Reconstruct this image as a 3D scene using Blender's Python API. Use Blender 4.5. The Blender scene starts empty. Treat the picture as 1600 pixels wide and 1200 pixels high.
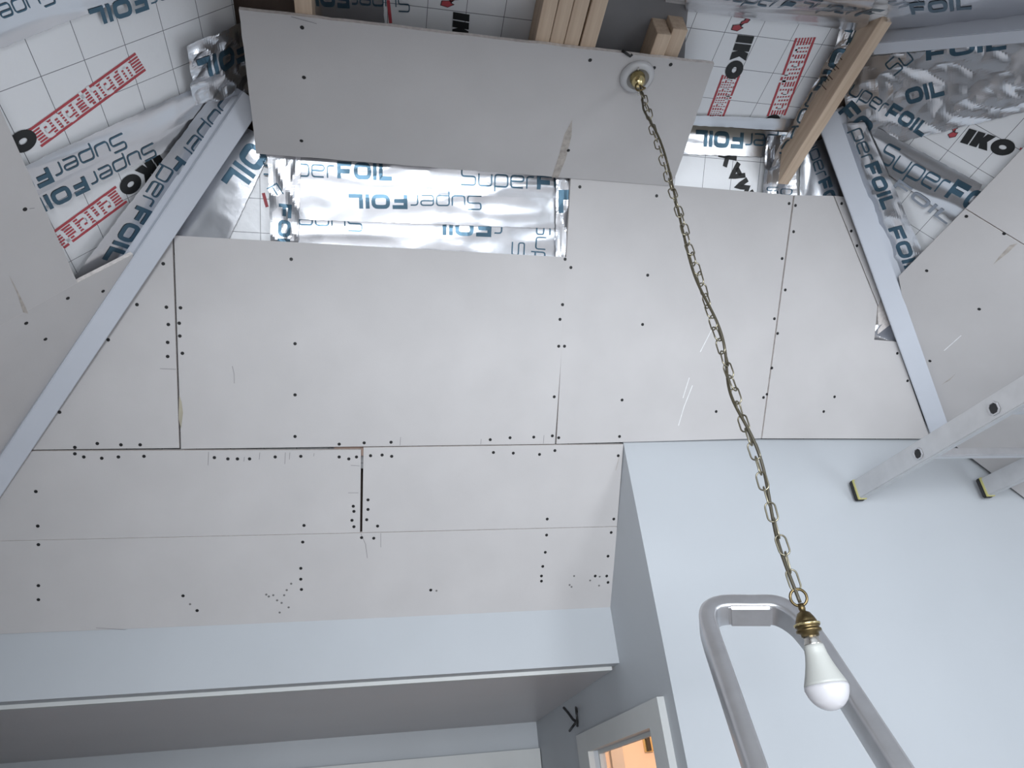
import bpy, bmesh, math, random
from mathutils import Vector, Matrix, noise

random.seed(7)
scene = bpy.context.scene
col = scene.collection

# ------------------------------------------------------------------ camera
S = 1.05                                   # metres per survey unit
CAM = Vector((0.0, 0.0, 1.75))
YAW, PITCH, ROLL, FPX = -0.22836797, 0.56425428, -0.105208, 1070.749
cy, sy, cp, sp, cr, sr = (math.cos(YAW), math.sin(YAW), math.cos(PITCH), math.sin(PITCH),
                          math.cos(ROLL), math.sin(ROLL))
FWD = Vector((-sy * cp, cy * cp, sp))
_r = Vector((cy, sy, 0.0))
_u = _r.cross(FWD)
RIGHT = cr * _r + sr * _u
UP = -sr * _r + cr * _u
cam_data = bpy.data.cameras.new('camera')
cam_data.sensor_width = 36.0
cam_data.lens = FPX / 1600 * 36
cam_data.clip_start = 0.02
cam = bpy.data.objects.new('camera', cam_data)
cam.matrix_world = Matrix((RIGHT, UP, -FWD)).transposed().to_4x4()
cam.location = CAM
col.objects.link(cam)
scene.camera = cam

# ------------------------------------------------------------------ light
world = bpy.data.worlds.new('sky')
scene.world = world
world.use_nodes = True
bg = world.node_tree.nodes['Background']
bg.inputs[0].default_value = (0.80, 0.90, 1.0, 1)
bg.inputs[1].default_value = 0.12


def area_light(name, loc, aim, sx, sy_, power, color):
    d = bpy.data.lights.new(name, 'AREA')
    d.shape = 'RECTANGLE'
    d.size, d.size_y = sx, sy_
    d.energy = power
    d.color = color
    o = bpy.data.objects.new(name, d)
    o.location = loc
    o.rotation_euler = (Vector(aim) - Vector(loc)).to_track_quat('-Z', 'Y').to_euler()
    col.objects.link(o)
    return o


# daylight through the glazed doors at the far end of the adjoining room, behind the camera
area_light('door_daylight', (-0.55, -2.42, 1.52), (0.3, 1.9, 1.80), 2.8, 1.75, 172, (0.90, 0.95, 1.0))
area_light('added_side_fill', (2.53, -1.3, 1.5), (0.0, 0.4, 2.0), 1.2, 1.2, 26, (0.90, 0.95, 1.0))  # added fill, no window known here; lifts the left slope and its foil
scene.view_settings.view_transform = 'Standard'
scene.view_settings.look = 'None'
scene.view_settings.exposure = 0.55
scene.view_settings.gamma = 1.0
scene.view_settings.use_curve_mapping = False

# ------------------------------------------------------------------ materials
MATS = {}


def mat(name, color, rough=0.6, metal=0.0, noise_amt=0.0, noise_scale=8.0, bump=0.0, bump_scale=60.0,
        spec=0.5, trans=0.0, color2=None):
    if name in MATS:
        return MATS[name]
    m = bpy.data.materials.new(name)
    m.use_nodes = True
    nt = m.node_tree
    b = nt.nodes['Principled BSDF']
    b.inputs['Base Color'].default_value = (*color, 1)
    b.inputs['Roughness'].default_value = rough
    b.inputs['Metallic'].default_value = metal
    b.inputs['Specular IOR Level'].default_value = spec
    b.inputs['Transmission Weight'].default_value = trans
    if noise_amt or bump or color2:
        tc = nt.nodes.new('ShaderNodeTexCoord')
    if noise_amt or color2:
        n = nt.nodes.new('ShaderNodeTexNoise')
        n.inputs['Scale'].default_value = noise_scale
        n.inputs['Detail'].default_value = 6
        nt.links.new(tc.outputs['Object'], n.inputs['Vector'])
        r = nt.nodes.new('ShaderNodeValToRGB')
        r.color_ramp.elements[0].position = 0.3
        r.color_ramp.elements[1].position = 0.7
        c1 = color2 if color2 else tuple(c * (1 - noise_amt) for c in color)
        c2 = color if color2 else tuple(min(1, c * (1 + noise_amt)) for c in color)
        r.color_ramp.elements[0].color = (*c1, 1)
        r.color_ramp.elements[1].color = (*c2, 1)
        nt.links.new(n.outputs['Fac'], r.inputs[0])
        nt.links.new(r.outputs[0], b.inputs['Base Color'])
    if bump:
        n2 = nt.nodes.new('ShaderNodeTexNoise')
        n2.inputs['Scale'].default_value = bump_scale
        n2.inputs['Detail'].default_value = 4
        nt.links.new(tc.outputs['Object'], n2.inputs['Vector'])
        bp = nt.nodes.new('ShaderNodeBump')
        bp.inputs['Strength'].default_value = bump
        bp.inputs['Distance'].default_value = 0.004
        nt.links.new(n2.outputs['Fac'], bp.inputs['Height'])
        nt.links.new(bp.outputs['Normal'], b.inputs['Normal'])
    MATS[name] = m
    return m


def grid_foil(name, color, rough, metal):
    """foil facing of an insulation board: thin printed 100 mm grid lines"""
    m = mat(name, color, rough, metal, bump=0.25, bump_scale=28)
    nt = m.node_tree
    b = nt.nodes['Principled BSDF']
    tc = [n for n in nt.nodes if n.type == 'TEX_COORD'][0]
    sep = nt.nodes.new('ShaderNodeSeparateXYZ')
    nt.links.new(tc.outputs['Object'], sep.inputs[0])
    outs = []
    for k in range(2):
        a = nt.nodes.new('ShaderNodeMath'); a.operation = 'PINGPONG'
        a.inputs[1].default_value = 0.05
        nt.links.new(sep.outputs[k], a.inputs[0])
        c = nt.nodes.new('ShaderNodeMath'); c.operation = 'LESS_THAN'
        c.inputs[1].default_value = 0.0008
        nt.links.new(a.outputs[0], c.inputs[0])
        outs.append(c)
    mx = nt.nodes.new('ShaderNodeMath'); mx.operation = 'MAXIMUM'
    nt.links.new(outs[0].outputs[0], mx.inputs[0])
    nt.links.new(outs[1].outputs[0], mx.inputs[1])
    mix = nt.nodes.new('ShaderNodeMix'); mix.data_type = 'RGBA'
    mix.inputs['A'].default_value = (*color, 1)
    mix.inputs['B'].default_value = (0.16, 0.16, 0.18, 1)
    nt.links.new(mx.outputs[0], mix.inputs['Factor'])
    nt.links.new(mix.outputs['Result'], b.inputs['Base Color'])
    return m


def wood(name, c1, c2):
    m = mat(name, c1, 0.7)
    nt = m.node_tree
    b = nt.nodes['Principled BSDF']
    tc = nt.nodes.new('ShaderNodeTexCoord')
    mp = nt.nodes.new('ShaderNodeMapping')
    mp.inputs['Scale'].default_value = (45, 2.0, 45)
    n = nt.nodes.new('ShaderNodeTexNoise')
    n.inputs['Scale'].default_value = 1.5
    n.inputs['Detail'].default_value = 5
    r = nt.nodes.new('ShaderNodeValToRGB')
    r.color_ramp.elements[0].position = 0.35
    r.color_ramp.elements[1].position = 0.65
    r.color_ramp.elements[0].color = (*c2, 1)
    r.color_ramp.elements[1].color = (*c1, 1)
    nt.links.new(tc.outputs['Object'], mp.inputs[0])
    nt.links.new(mp.outputs[0], n.inputs['Vector'])
    nt.links.new(n.outputs['Fac'], r.inputs[0])
    nt.links.new(r.outputs[0], b.inputs['Base Color'])
    return m


M_BOARD = mat('plasterboard_paper', (0.50, 0.485, 0.485), 0.85, noise_amt=0.035, noise_scale=5, bump=0.05, bump_scale=250, spec=0.25)
M_GYPSUM = mat('gypsum_edge', (0.62, 0.58, 0.56), 0.95, noise_amt=0.15, noise_scale=90)
M_PAINT = mat('wall_paint', (0.435, 0.458, 0.485), 0.55, noise_amt=0.02, noise_scale=3, spec=0.4)
M_BEAM = mat('beam_paint', (0.52, 0.545, 0.60), 0.5, noise_amt=0.02, noise_scale=6)
M_SOFFIT = mat('soffit_paint', (0.50, 0.48, 0.49), 0.35, noise_amt=0.03, noise_scale=2)
M_TRIMW = mat('trim_white', (0.54, 0.55, 0.545), 0.5, noise_amt=0.02)
M_FOILB = grid_foil('insulation_foil_facing', (0.80, 0.81, 0.83), 0.40, 0.25)
M_TAPE = mat('foil_tape_aluminium', (0.68, 0.69, 0.72), 0.24, 0.92, bump=0.10, bump_scale=30)
M_CORE = mat('insulation_core', (0.62, 0.55, 0.42), 0.9, noise_amt=0.1)
M_DECK = mat('roof_deck_timber', (0.16, 0.12, 0.10), 0.9, noise_amt=0.2, noise_scale=10)
M_GREY = mat('ridge_grey', (0.20, 0.20, 0.21), 0.6, noise_amt=0.05)
M_WOOD = wood('pine', (0.62, 0.49, 0.37), (0.50, 0.37, 0.27))
M_INK = mat('slate_blue_ink', (0.07, 0.135, 0.19), 0.30, 0.7, noise_amt=0.05)
M_BLACK = mat('black_ink', (0.012, 0.013, 0.014), 0.5, noise_amt=0.05)
M_RED = mat('red_ink', (0.42, 0.06, 0.075), 0.5, noise_amt=0.05)
M_INKW = mat('knockout_silver', (0.80, 0.81, 0.83), 0.40, 0.25, noise_amt=0.02)
M_SCREW = mat('black_screw', (0.008, 0.008, 0.009), 0.5, noise_amt=0.05)
M_HOLE = mat('screw_hole_grey', (0.16, 0.155, 0.155), 0.9, noise_amt=0.05)
M_PENCIL = mat('pencil', (0.24, 0.23, 0.24), 0.8, noise_amt=0.1)
M_SCUFF = mat('torn_paper', (0.40, 0.365, 0.335), 0.95, noise_amt=0.2, noise_scale=60)
M_CHALK = mat('chalk_scuff', (0.72, 0.72, 0.73), 0.95, noise_amt=0.1, noise_scale=60)
M_BRASS = mat('aged_brass', (0.17, 0.125, 0.06), 0.35, 0.95, noise_amt=0.2, noise_scale=120)
M_BRASSL = mat('bright_brass', (0.75, 0.62, 0.32), 0.22, 0.95, noise_amt=0.05)
M_NICKEL = mat('nickel', (0.62, 0.60, 0.56), 0.25, 0.95, noise_amt=0.05)
M_CHAIN = mat('antique_chain_brass', (0.27, 0.245, 0.18), 0.35, 0.9, noise_amt=0.12, noise_scale=40)
M_CABLE = mat('brown_flex', (0.05, 0.042, 0.026), 0.45, noise_amt=0.1)
M_PLASTIC = mat('bulb_plastic', (0.40, 0.405, 0.385), 0.4, noise_amt=0.01)
M_DIFF = mat('bulb_diffuser', (0.50, 0.49, 0.51), 0.2, noise_amt=0.01)
M_ROSE = mat('clear_plastic', (0.93, 0.93, 0.95), 0.25, trans=0.6, noise_amt=0.01)
M_ALU = mat('brushed_aluminium', (0.62, 0.62, 0.64), 0.32, 0.85, noise_amt=0.06, noise_scale=25)
M_ALUD = mat('ladder_aluminium', (0.60, 0.60, 0.61), 0.42, 0.6, noise_amt=0.06, noise_scale=18)
M_RUBBER_BORE = mat('black_rubber_and_bore_shade', (0.02, 0.02, 0.022), 0.7, noise_amt=0.1)
M_YELLOW = mat('yellow_plastic', (0.46, 0.43, 0.17), 0.5, noise_amt=0.05)
M_FLOOR = mat('floor_screed', (0.34, 0.32, 0.31), 0.7, noise_amt=0.08, noise_scale=3)
M_PEACH = mat('closet_paint', (0.80, 0.70, 0.60), 0.7, noise_amt=0.02)
M_WIRE = mat('black_cable', (0.012, 0.012, 0.013), 0.5, noise_amt=0.05)


# ------------------------------------------------------------------ planes of the roof
PIT = 0.8107205
s, co = math.sin(PIT), math.cos(PIT)


class Plane:
    """n points out of the room, c in survey units; d = metres towards the room"""
    def __init__(self, n, c, u):
        self.n = Vector(n); self.c = c * S
        self.w = -self.n
        self.u = Vector(u)
        self.v = self.w.cross(self.u)

    def at(self, px, py, d=0.0):
        ray = RIGHT * ((px - 800) / FPX) - UP * ((py - 600) / FPX) + FWD
        return CAM + ray * ((self.c - d) / self.n.dot(ray))

    def uv(self, px, py, d=0.0):
        q = self.at(px, py, d) - CAM
        return Vector((q.dot(self.u), q.dot(self.v)))

    def world(self, u, v, d=0.0):
        return CAM + self.u * u + self.v * v + self.n * (self.c - d)

    def matrix(self, u, v, d):
        m = Matrix((self.u, self.v, self.w)).transposed().to_4x4()
        m.translation = self.world(u, v, d)
        return m


PN = Plane((0, s, co), 2.05987, (1, 0, 0))
PE = Plane((s, 0, co), 2.1554, (0, -1, 0))
PW = Plane((-s, 0, co), 1.40, (0, 1, 0))
PS = Plane((0, -s, co), -s * 0.83 + co * 1.69 - 0.004, (-1, 0, 0))
PF = Plane((0, 0, 1), 1.594, (1, 0, 0))
PB = Plane((0, 1, 0), 1.895, (1, 0, 0))          # back wall
PR = Plane((1, 0, 0), 0.793, (0, -1, 0))         # return wall
PL = Plane((0, 1, 0), 2.288, (1, 0, 0))          # lintel
PK = Plane((0, 1, 0), 3.66, (1, 0, 0))           # recess back wall
D_INS = {id(PN): -0.045, id(PE): -0.045, id(PW): -0.045, id(PF): -(1.69 - 1.594) * S, id(PS): 0.0}


# ------------------------------------------------------------------ object helpers
def tag(o, label=None, cat=None, group=None, kind=None):
    if label: o['label'] = label
    if cat: o['category'] = cat
    if group: o['group'] = group
    if kind: o['kind'] = kind
    return o


def link(name, me, parent=None):
    o = bpy.data.objects.new(name, me)
    col.objects.link(o)
    if parent is not None:
        o.parent = parent
    return o


def empty(name, loc):
    o = bpy.data.objects.new(name, None)
    o.empty_display_size = 0.05
    col.objects.link(o)
    o.location = loc
    return o


def mesh(name, verts, faces, mats, midx=None, smooth=False):
    me = bpy.data.meshes.new(name)
    me.from_pydata([tuple(v) for v in verts], [], faces)
    for m in (mats if isinstance(mats, (list, tuple)) else [mats]):
        me.materials.append(m)
    if midx:
        for p, i in zip(me.polygons, midx):
            p.material_index = i
    if smooth:
        for p in me.polygons:
            p.use_smooth = True
    me.update()
    return me


def world_obj(name, verts, faces, mats, parent=None, midx=None, smooth=False, origin=None):
    """mesh given in world coordinates; the object's origin goes to its base centre"""
    vs = [Vector(v) for v in verts]
    if origin is None:
        lo = Vector((min(v.x for v in vs), min(v.y for v in vs), min(v.z for v in vs)))
        hi = Vector((max(v.x for v in vs), max(v.y for v in vs), max(v.z for v in vs)))
        origin = Vector(((lo.x + hi.x) / 2, (lo.y + hi.y) / 2, lo.z))
    me = mesh(name, [v - origin for v in vs], faces, mats, midx, smooth)
    o = link(name, me, parent)
    pl = Vector((0, 0, 0))
    if parent is not None:
        pl = parent.matrix_basis.translation.copy()
        if parent.parent is not None:
            pl = pl + parent.parent.matrix_basis.translation
    o.location = origin - pl
    return o


BOXF = [(0, 3, 2, 1), (4, 5, 6, 7), (0, 1, 5, 4), (1, 2, 6, 5), (2, 3, 7, 6), (3, 0, 4, 7)]


def box_pts(x0, x1, y0, y1, z0, z1):
    return [(x0, y0, z0), (x1, y0, z0), (x1, y1, z0), (x0, y1, z0),
            (x0, y0, z1), (x1, y0, z1), (x1, y1, z1), (x0, y1, z1)]


def box(name, x0, x1, y0, y1, z0, z1, m, parent=None):
    return world_obj(name, box_pts(x0, x1, y0, y1, z0, z1), BOXF, m, parent)


def multi_box(name, boxes, m, parent=None):
    vs, fs = [], []
    for b in boxes:
        k = len(vs)
        vs += box_pts(*b)
        fs += [tuple(i + k for i in f) for f in BOXF]
    return world_obj(name, vs, fs, m, parent)


class Panel:
    """flat board on a roof plane: outline in (u, v), thickness away from the room"""
    def __init__(self, name, plane, px, d, t, mats, parent, origin_px=None, jitter=0.0):
        self.plane, self.d = plane, d
        pts = [plane.uv(x, y, d) for x, y in px]
        area = sum(pts[i].x * pts[(i + 1) % len(pts)].y - pts[(i + 1) % len(pts)].x * pts[i].y for i in range(len(pts)))
        if area < 0:
            pts.reverse()
        if jitter:                                     # broken, slightly ragged edge
            out = []
            for i, a in enumerate(pts):
                b = pts[(i + 1) % len(pts)]
                n = max(1, int((b - a).length / 0.03))
                nn = Vector((b.y - a.y, a.x - b.x)).normalized()
                for k in range(n):
                    q = a.lerp(b, k / n)
                    if k:
                        q = q + nn * random.uniform(-jitter, jitter)
                    out.append(q)
            pts = out
        if origin_px:
            o0 = plane.uv(*origin_px, d)
        else:
            o0 = sum(pts, Vector((0, 0))) / len(pts)
        self.o0 = o0
        n = len(pts)
        vs = [(p.x - o0.x, p.y - o0.y, 0) for p in pts] + [(p.x - o0.x, p.y - o0.y, -t) for p in pts]
        fs = [tuple(range(n)), tuple(range(2 * n - 1, n - 1, -1))]
        mi = [0, 0]
        for i in range(n):
            j = (i + 1) % n
            fs.append((i, i + n, j + n, j))
            mi.append(1)
        self.ob = link(name, mesh(name, vs, fs, mats, mi), parent)
        self.ob.matrix_basis = plane.matrix(o0.x, o0.y, d)

    def loc(self, px, py, w=0.0):
        q = self.plane.uv(px, py, self.d) - self.o0
        return Vector((q.x, q.y, w))


# ------------------------------------------------------------------ stroke lettering
def rounded(pts, r, closed=False):
    pts = [Vector(p) for p in pts]
    n = len(pts)
    out = []
    for i, p in enumerate(pts):
        if not closed and i in (0, n - 1):
            out.append(p); continue
        a, b = pts[i - 1], pts[(i + 1) % n]
        ra = min(r, (a - p).length * 0.5); rb = min(r, (b - p).length * 0.5)
        if r <= 0:
            out.append(p); continue
        p0 = p + (a - p).normalized() * ra
        p1 = p + (b - p).normalized() * rb
        for k in range(5):
            t = k / 4
            out.append(p0 * (1 - t) ** 2 + p * 2 * t * (1 - t) + p1 * t * t)
    return out


def stroke(pts, w, closed=False, step=None):
    """ribbon of quads along a polyline"""
    if step:
        den = []
        m = len(pts)
        for i in range(m if closed else m - 1):
            a, b = pts[i], pts[(i + 1) % m]
            k = max(1, int((b - a).length / step))
            den += [a.lerp(b, j / k) for j in range(k)]
        if not closed:
            den.append(pts[-1])
        pts = den
    n = len(pts)
    L, R = [], []
    for i, p in enumerate(pts):
        a = pts[i - 1] if (closed or i > 0) else None
        b = pts[(i + 1) % n] if (closed or i < n - 1) else None
        d1 = (p - a).normalized() if a is not None and (p - a).length > 1e-9 else None
        d2 = (b - p).normalized() if b is not None and (b - p).length > 1e-9 else None
        if d1 is None: d1 = d2
        if d2 is None: d2 = d1
        t = d1 + d2
        t = t.normalized() if t.length > 1e-6 else d1
        nn = Vector((-t.y, t.x))
        k = min(1.6, 1 / max(0.3, nn.dot(Vector((-d1.y, d1.x)))))
        L.append(p + nn * (w / 2 * k)); R.append(p - nn * (w / 2 * k))
    vs = L + R
    fs = [(i, i + n, (i + 1) % n + n, (i + 1) % n) for i in range(n if closed else n - 1)]
    return vs, fs


# glyph: advance width, list of (points, closed, corner radius)
GL = {
    'S': (1.05, [([(1.0, .97), (.04, .97), (.04, .53), (1.0, .53), (1.0, .03), (0, .03)], 0, .17)]),
    'u': (.95, [([(0, .72), (0, .03), (.9, .03), (.9, .72)], 0, .2)]),
    'p': (.95, [([(0, -.27), (0, .72), (.9, .72), (.9, .03), (0, .03)], 0, .2)]),
    'e': (.95, [([(.03, .40), (.9, .40), (.9, .72), (0, .72), (0, .03), (.85, .03)], 0, .2)]),
    'r': (.55, [([(0, 0), (0, .72), (.5, .72)], 0, .2)]),
    'F': (1.05, [([(.13, 0), (.13, .87), (1.05, .87)], 0, 0), ([(.13, .44), (.92, .44)], 0, 0)]),
    'O': (1.25, [([(.13, .13), (1.15, .13), (1.15, .87), (.13, .87)], 1, .3)]),
    'I': (.27, [([(.13, 0), (.13, 1)], 0, 0)]),
    'L': (.95, [([(.13, 1), (.13, .13), (.98, .13)], 0, 0)]),
    'n': (.62, [([(.08, 0), (.08, .74), (.52, .74), (.52, 0)], 0, .15)]),
    't': (.5, [([(.2, 1), (.2, .08), (.46, .08)], 0, .12), ([(.02, .72), (.44, .72)], 0, 0)]),
    'h': (.62, [([(.08, 0), (.08, 1)], 0, 0), ([(.08, .72), (.52, .72), (.52, 0)], 0, .15)]),
    'm': (.95, [([(.08, 0), (.08, .74), (.84, .74), (.84, 0)], 0, .15), ([(.46, .74), (.46, 0)], 0, 0)]),
    'ě': (.60, [([(.10, .38), (.50, .38), (.50, .74), (.08, .74), (.08, .05), (.52, .05)], 0, .14)]),
    'ř': (.42, [([(.08, 0), (.08, .74), (.42, .74)], 0, .1)]),
    'c': (.6, [([(.52, .55), (.52, .72), (.08, .72), (.08, .06), (.52, .06)], 0, .2)]),
    'M': (1.15, [([(.14, 0), (.14, .9), (.55, .25), (.98, .9), (.98, 0)], 0, 0)]),
    'A': (1.1, [([(.08, 0), (.5, .92), (.95, 0)], 0, 0), ([(.25, .3), (.78, .3)], 0, 0)]),
    'X': (1.1, [([(.1, 0), (.95, 1)], 0, 0), ([(.1, 1), (.95, 0)], 0, 0)]),
    'K': (.95, [([(.18, 0), (.18, 1)], 0, 0), ([(.9, 1.0), (.38, .5), (.95, 0)], 0, 0)]),
}


def text_shapes(text, spec, gap=.18):
    """spec: per-character stroke width"""
    x, vs, fs = 0.0, [], []
    for ch, w in zip(text, spec):
        if ch == ' ':
            x += .4; continue
        adv, paths = GL[ch]
        for pts, closed, r in paths:
            pp = [Vector((p[0] + x, p[1])) for p in pts]
            pp = rounded(pp, r, closed) if r else pp
            v, f = stroke(pp, w, bool(closed), step=.25)
            k = len(vs)
            vs += v; fs += [tuple(i + k for i in q) for q in f]
        x += adv + gap
    return vs, fs, x - gap


def crumple(p, seed, amp):
    """folds of a foil sheet: long soft ripples along the strip, sharp creases where it is bunched up"""
    if amp == 0:
        return 0.0
    an = FOLD.get(seed, 0.0)
    a, b = p.x * math.cos(an) + p.y * math.sin(an), -p.x * math.sin(an) + p.y * math.cos(an)
    if amp < 0.004:
        q = Vector((a * 3.0 + seed * 7.3, b * 16 - seed * 3.1, seed))
        h = 1 - 2.4 * abs(noise.noise(q))
        q2 = Vector((a * 9 + seed, b * 9, seed + 5.5))
        return amp * (h + 0.45 * (1 - 2.4 * abs(noise.noise(q2))))
    q = Vector((a * 7 + seed * 7.3, b * 15 - seed * 3.1, seed))
    h = 1 - 2.6 * abs(noise.noise(q))
    q2 = Vector((a * 17 + b * 6, b * 20 - a * 5, seed + 2.2))
    return amp * (h + 0.42 * (1 - 2.6 * abs(noise.noise(q2))))


FOLD = {}


def lettering(text, spec, a, b, hp, panel, m, name='printed_lettering', amp=0.0, seed=0, lift=0.0012, slant=0.0, gap=.18, shapes=None):
    """print along the baseline a -> b (photo positions carried onto the panel's plane)"""
    pl, d = panel.plane, panel.d
    A, B = pl.uv(*a, d), pl.uv(*b, d)
    dx, dy = b[0] - a[0], b[1] - a[1]
    ln = math.hypot(dx, dy)
    H = pl.uv(a[0] + dy / ln * hp, a[1] - dx / ln * hp, d) - A
    U = (B - A).normalized()
    V = Vector((-U.y, U.x))
    h = abs(H.dot(V))
    if shapes:
        vs, fs, W = shapes
    else:
        vs, fs, W = text_shapes(text, spec, gap)
    k = (B - A).length / W
    out = []
    for p in vs:
        q = A + U * ((p.x + slant * p.y) * k) + V * (p.y * h)
        out.append((q.x - panel.o0.x, q.y - panel.o0.y, crumple(q, seed, amp) + lift))
    o = link(name, mesh(name, out, fs, m), panel.ob)
    return o


THIN, BOLD = .095, .27


def sf(text):
    return [THIN if c in 'Super' else BOLD for c in text]


def quad_shape(rects):
    vs, fs = [], []
    for x0, y0, x1, y1 in rects:
        n = max(1, int((x1 - x0) / .6))
        for i in range(n):
            xa, xb = x0 + (x1 - x0) * i / n, x0 + (x1 - x0) * (i + 1) / n
            k = len(vs)
            vs += [Vector((xa, y0)), Vector((xb, y0)), Vector((xb, y1)), Vector((xa, y1))]
            fs.append((k, k + 1, k + 2, k + 3))
    return vs, fs


def thermal_logo(a, b, hp, panel):
    """red double bar, red hatching and silver letters between"""
    W = 9.0
    rects = [(0, 0, W, .12), (0, .88, W, 1.0)]
    lettering('', None, a, b, hp, panel, M_RED, 'printed_bars', lift=.0007, shapes=(*quad_shape(rects), W))
    st = [(.15, .17 + i * .14, W - .0, .17 + i * .14 + .085) for i in range(5)]
    lettering('', None, a, b, hp, panel, M_RED, 'printed_hatching', lift=.0005, shapes=(*quad_shape(st), W))
    vs, fs, w0 = text_shapes('ěněřthěřm', [.22] * 9, .22)
    kx = (W - 1.5) / w0
    vs = [Vector((v.x * kx + .75, .15 + v.y * .86)) for v in vs]
    lettering('', None, a, b, hp, panel, M_INKW, 'printed_lettering', lift=.0010, shapes=(vs, fs, W))


def iko(a, b, hp, panel, text='IKO', slant=0.12):
    vs, fs, x = [], [], 0.0
    for ch in text:
        if ch == 'I':
            v, f = [Vector((x, 0)), Vector((x + .5, 0)), Vector((x + .5, 1)), Vector((x, 1))], [(0, 1, 2, 3)]; adv = .58
        elif ch == 'K':
            pts = [(0, 0), (.48, 0), (.48, .32), (.62, 0), (1.18, 0), (.86, .52), (1.12, 1), (.6, 1), (.48, .70), (.48, 1), (0, 1)]
            v = [Vector((x + p[0], p[1])) for p in pts]
            f = [(0, 1, 2, 8, 9, 10), (2, 3, 4, 5), (2, 5, 8), (5, 6, 7, 8)]; adv = 1.16
        else:
            n = 28
            v = [Vector((x + .68 + .68 * math.cos(i * 2 * math.pi / n), .5 + .54 * math.sin(i * 2 * math.pi / n))) for i in range(n)]
            v += [Vector((x + .68 + .22 * math.cos(i * 2 * math.pi / n), .5 + .14 * math.sin(i * 2 * math.pi / n))) for i in range(n)]
            f = [(i, (i + 1) % n, (i + 1) % n + n, i + n) for i in range(n)]; adv = 1.36
        k = len(vs); vs += v; fs += [tuple(i + k for i in q) for q in f]
        x += adv
    lettering('', None, a, b, hp, panel, M_BLACK, 'printed_lettering', slant=slant, lift=.0014, shapes=(vs, fs, x))


def emblem(a, b, hp, panel):
    """small red emblem that stands before the black letters"""
    pts = [(.0, .35), (.30, .0), (.62, .12), (.50, .34), (.62, .55), (.36, .62), (.10, .75)]
    pts2 = [(.52, .40), (.70, .55), (.86, .50), (1.0, .70), (.94, .95), (.78, 1.0), (.72, .82), (.56, .80), (.46, .58)]
    vs = [Vector(p) for p in pts]
    lettering('', None, a, b, hp, panel, M_RED, 'printed_emblem', lift=.0012, shapes=(vs, [tuple(range(len(vs)))], 1.0))
    vs = [Vector(p) for p in pts2]
    lettering('', None, a, b, hp, panel, M_RED, 'printed_emblem', lift=.0012, shapes=(vs, [tuple(range(len(vs)))], 1.0))
    o = []
    for ring in (pts, pts2):
        v, f = stroke([Vector(p) for p in ring], .045, True)
        k = len(o); o += v
        fs = [tuple(i + k for i in q) for q in f] if k == 0 else fs + [tuple(i + k for i in q) for q in f]
    lettering('', None, a, b, hp, panel, M_BLACK, 'printed_outline', lift=.0016, shapes=(o, fs, 1.0))


class Tape(Panel):
    """crumpled aluminium foil strip: a bilinear sheet with creases"""
    def __init__(self, plane, q, d, parent, amp=0.002, seed=1, cell=0.007, name='foil_tape', m=None):
        self.plane, self.d, self.amp, self.seed = plane, d, amp, seed
        c = [plane.uv(x, y, d) for x, y in q]
        e1, e2 = c[1] - c[0], c[3] - c[0]
        ee = e1 if e1.length > e2.length else e2
        FOLD[seed] = math.atan2(ee.y, ee.x)
        nu = max(2, int(max((c[1] - c[0]).length, (c[2] - c[3]).length) / cell))
        nv = max(2, int(max((c[3] - c[0]).length, (c[2] - c[1]).length) / cell))
        nu, nv = min(nu, 150), min(nv, 90)
        o0 = sum(c, Vector((0, 0))) / 4
        self.o0 = o0
        vs, fs = [], []
        for j in range(nv + 1):
            for i in range(nu + 1):
                a, b = i / nu, j / nv
                p = (c[0] * (1 - a) + c[1] * a) * (1 - b) + (c[3] * (1 - a) + c[2] * a) * b
                ed = 0.0
                if i in (0, nu) or j in (0, nv):
                    ed = 0.0025 * noise.noise(Vector((p.x * 60, p.y * 60, seed)))
                vs.append((p.x - o0.x + ed, p.y - o0.y + ed, crumple(p, seed, amp)))
        area = (c[1] - c[0]).x * (c[3] - c[0]).y - (c[1] - c[0]).y * (c[3] - c[0]).x
        for j in range(nv):
            for i in range(nu):
                k = j * (nu + 1) + i
                f = (k, k + 1, k + nu + 2, k + nu + 1)
                fs.append(f if area > 0 else f[::-1])
        self.ob = link(name, mesh(name, vs, fs, m or M_TAPE, smooth=amp < 0.004), parent)
        self.ob.matrix_basis = plane.matrix(o0.x, o0.y, d)

    def text(self, t, a, b, hp, spec=None, m=None):
        return lettering(t, spec or sf(t), a, b, hp, self, m or M_INK, amp=self.amp, seed=self.seed, lift=0.0016)


# shared small meshes
def disc_mesh(name, r, h, m, n=12):
    vs = [(r * math.cos(i * 2 * math.pi / n), r * math.sin(i * 2 * math.pi / n), 0) for i in range(n)]
    vs += [(r * .9 * math.cos(i * 2 * math.pi / n), r * .9 * math.sin(i * 2 * math.pi / n), h) for i in range(n)]
    fs = [tuple(range(n, 2 * n))] + [(i, (i + 1) % n, (i + 1) % n + n, i + n) for i in range(n)]
    return mesh(name, vs, fs, m)


SCREW = disc_mesh('screw_head', 0.0052, 0.0006, M_SCREW)
HOLE = disc_mesh('screw_hole', 0.0036, 0.0003, M_HOLE)


def screws(panel, pts, me=SCREW, name='screw_head'):
    for x, y in pts:
        o = link(name, me, panel.ob)
        o.location = panel.loc(x, y, 0.0002)


def marks(panel, lines, width=0.0016, m=M_PENCIL, name='pencil_mark'):
    for pts in lines:
        pp = [panel.loc(x, y).to_2d() for x, y in pts]
        v, f = stroke(pp, width)
        link(name, mesh(name, [(p.x, p.y, 0.0004) for p in v], f, m), panel.ob)


def scuff(panel, polys, m=M_SCUFF, name='torn_scuff'):
    for pts in polys:
        v = [panel.loc(x, y, 0.0005) for x, y in pts]
        link(name, mesh(name, v, [tuple(range(len(v)))], m), panel.ob)


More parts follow.
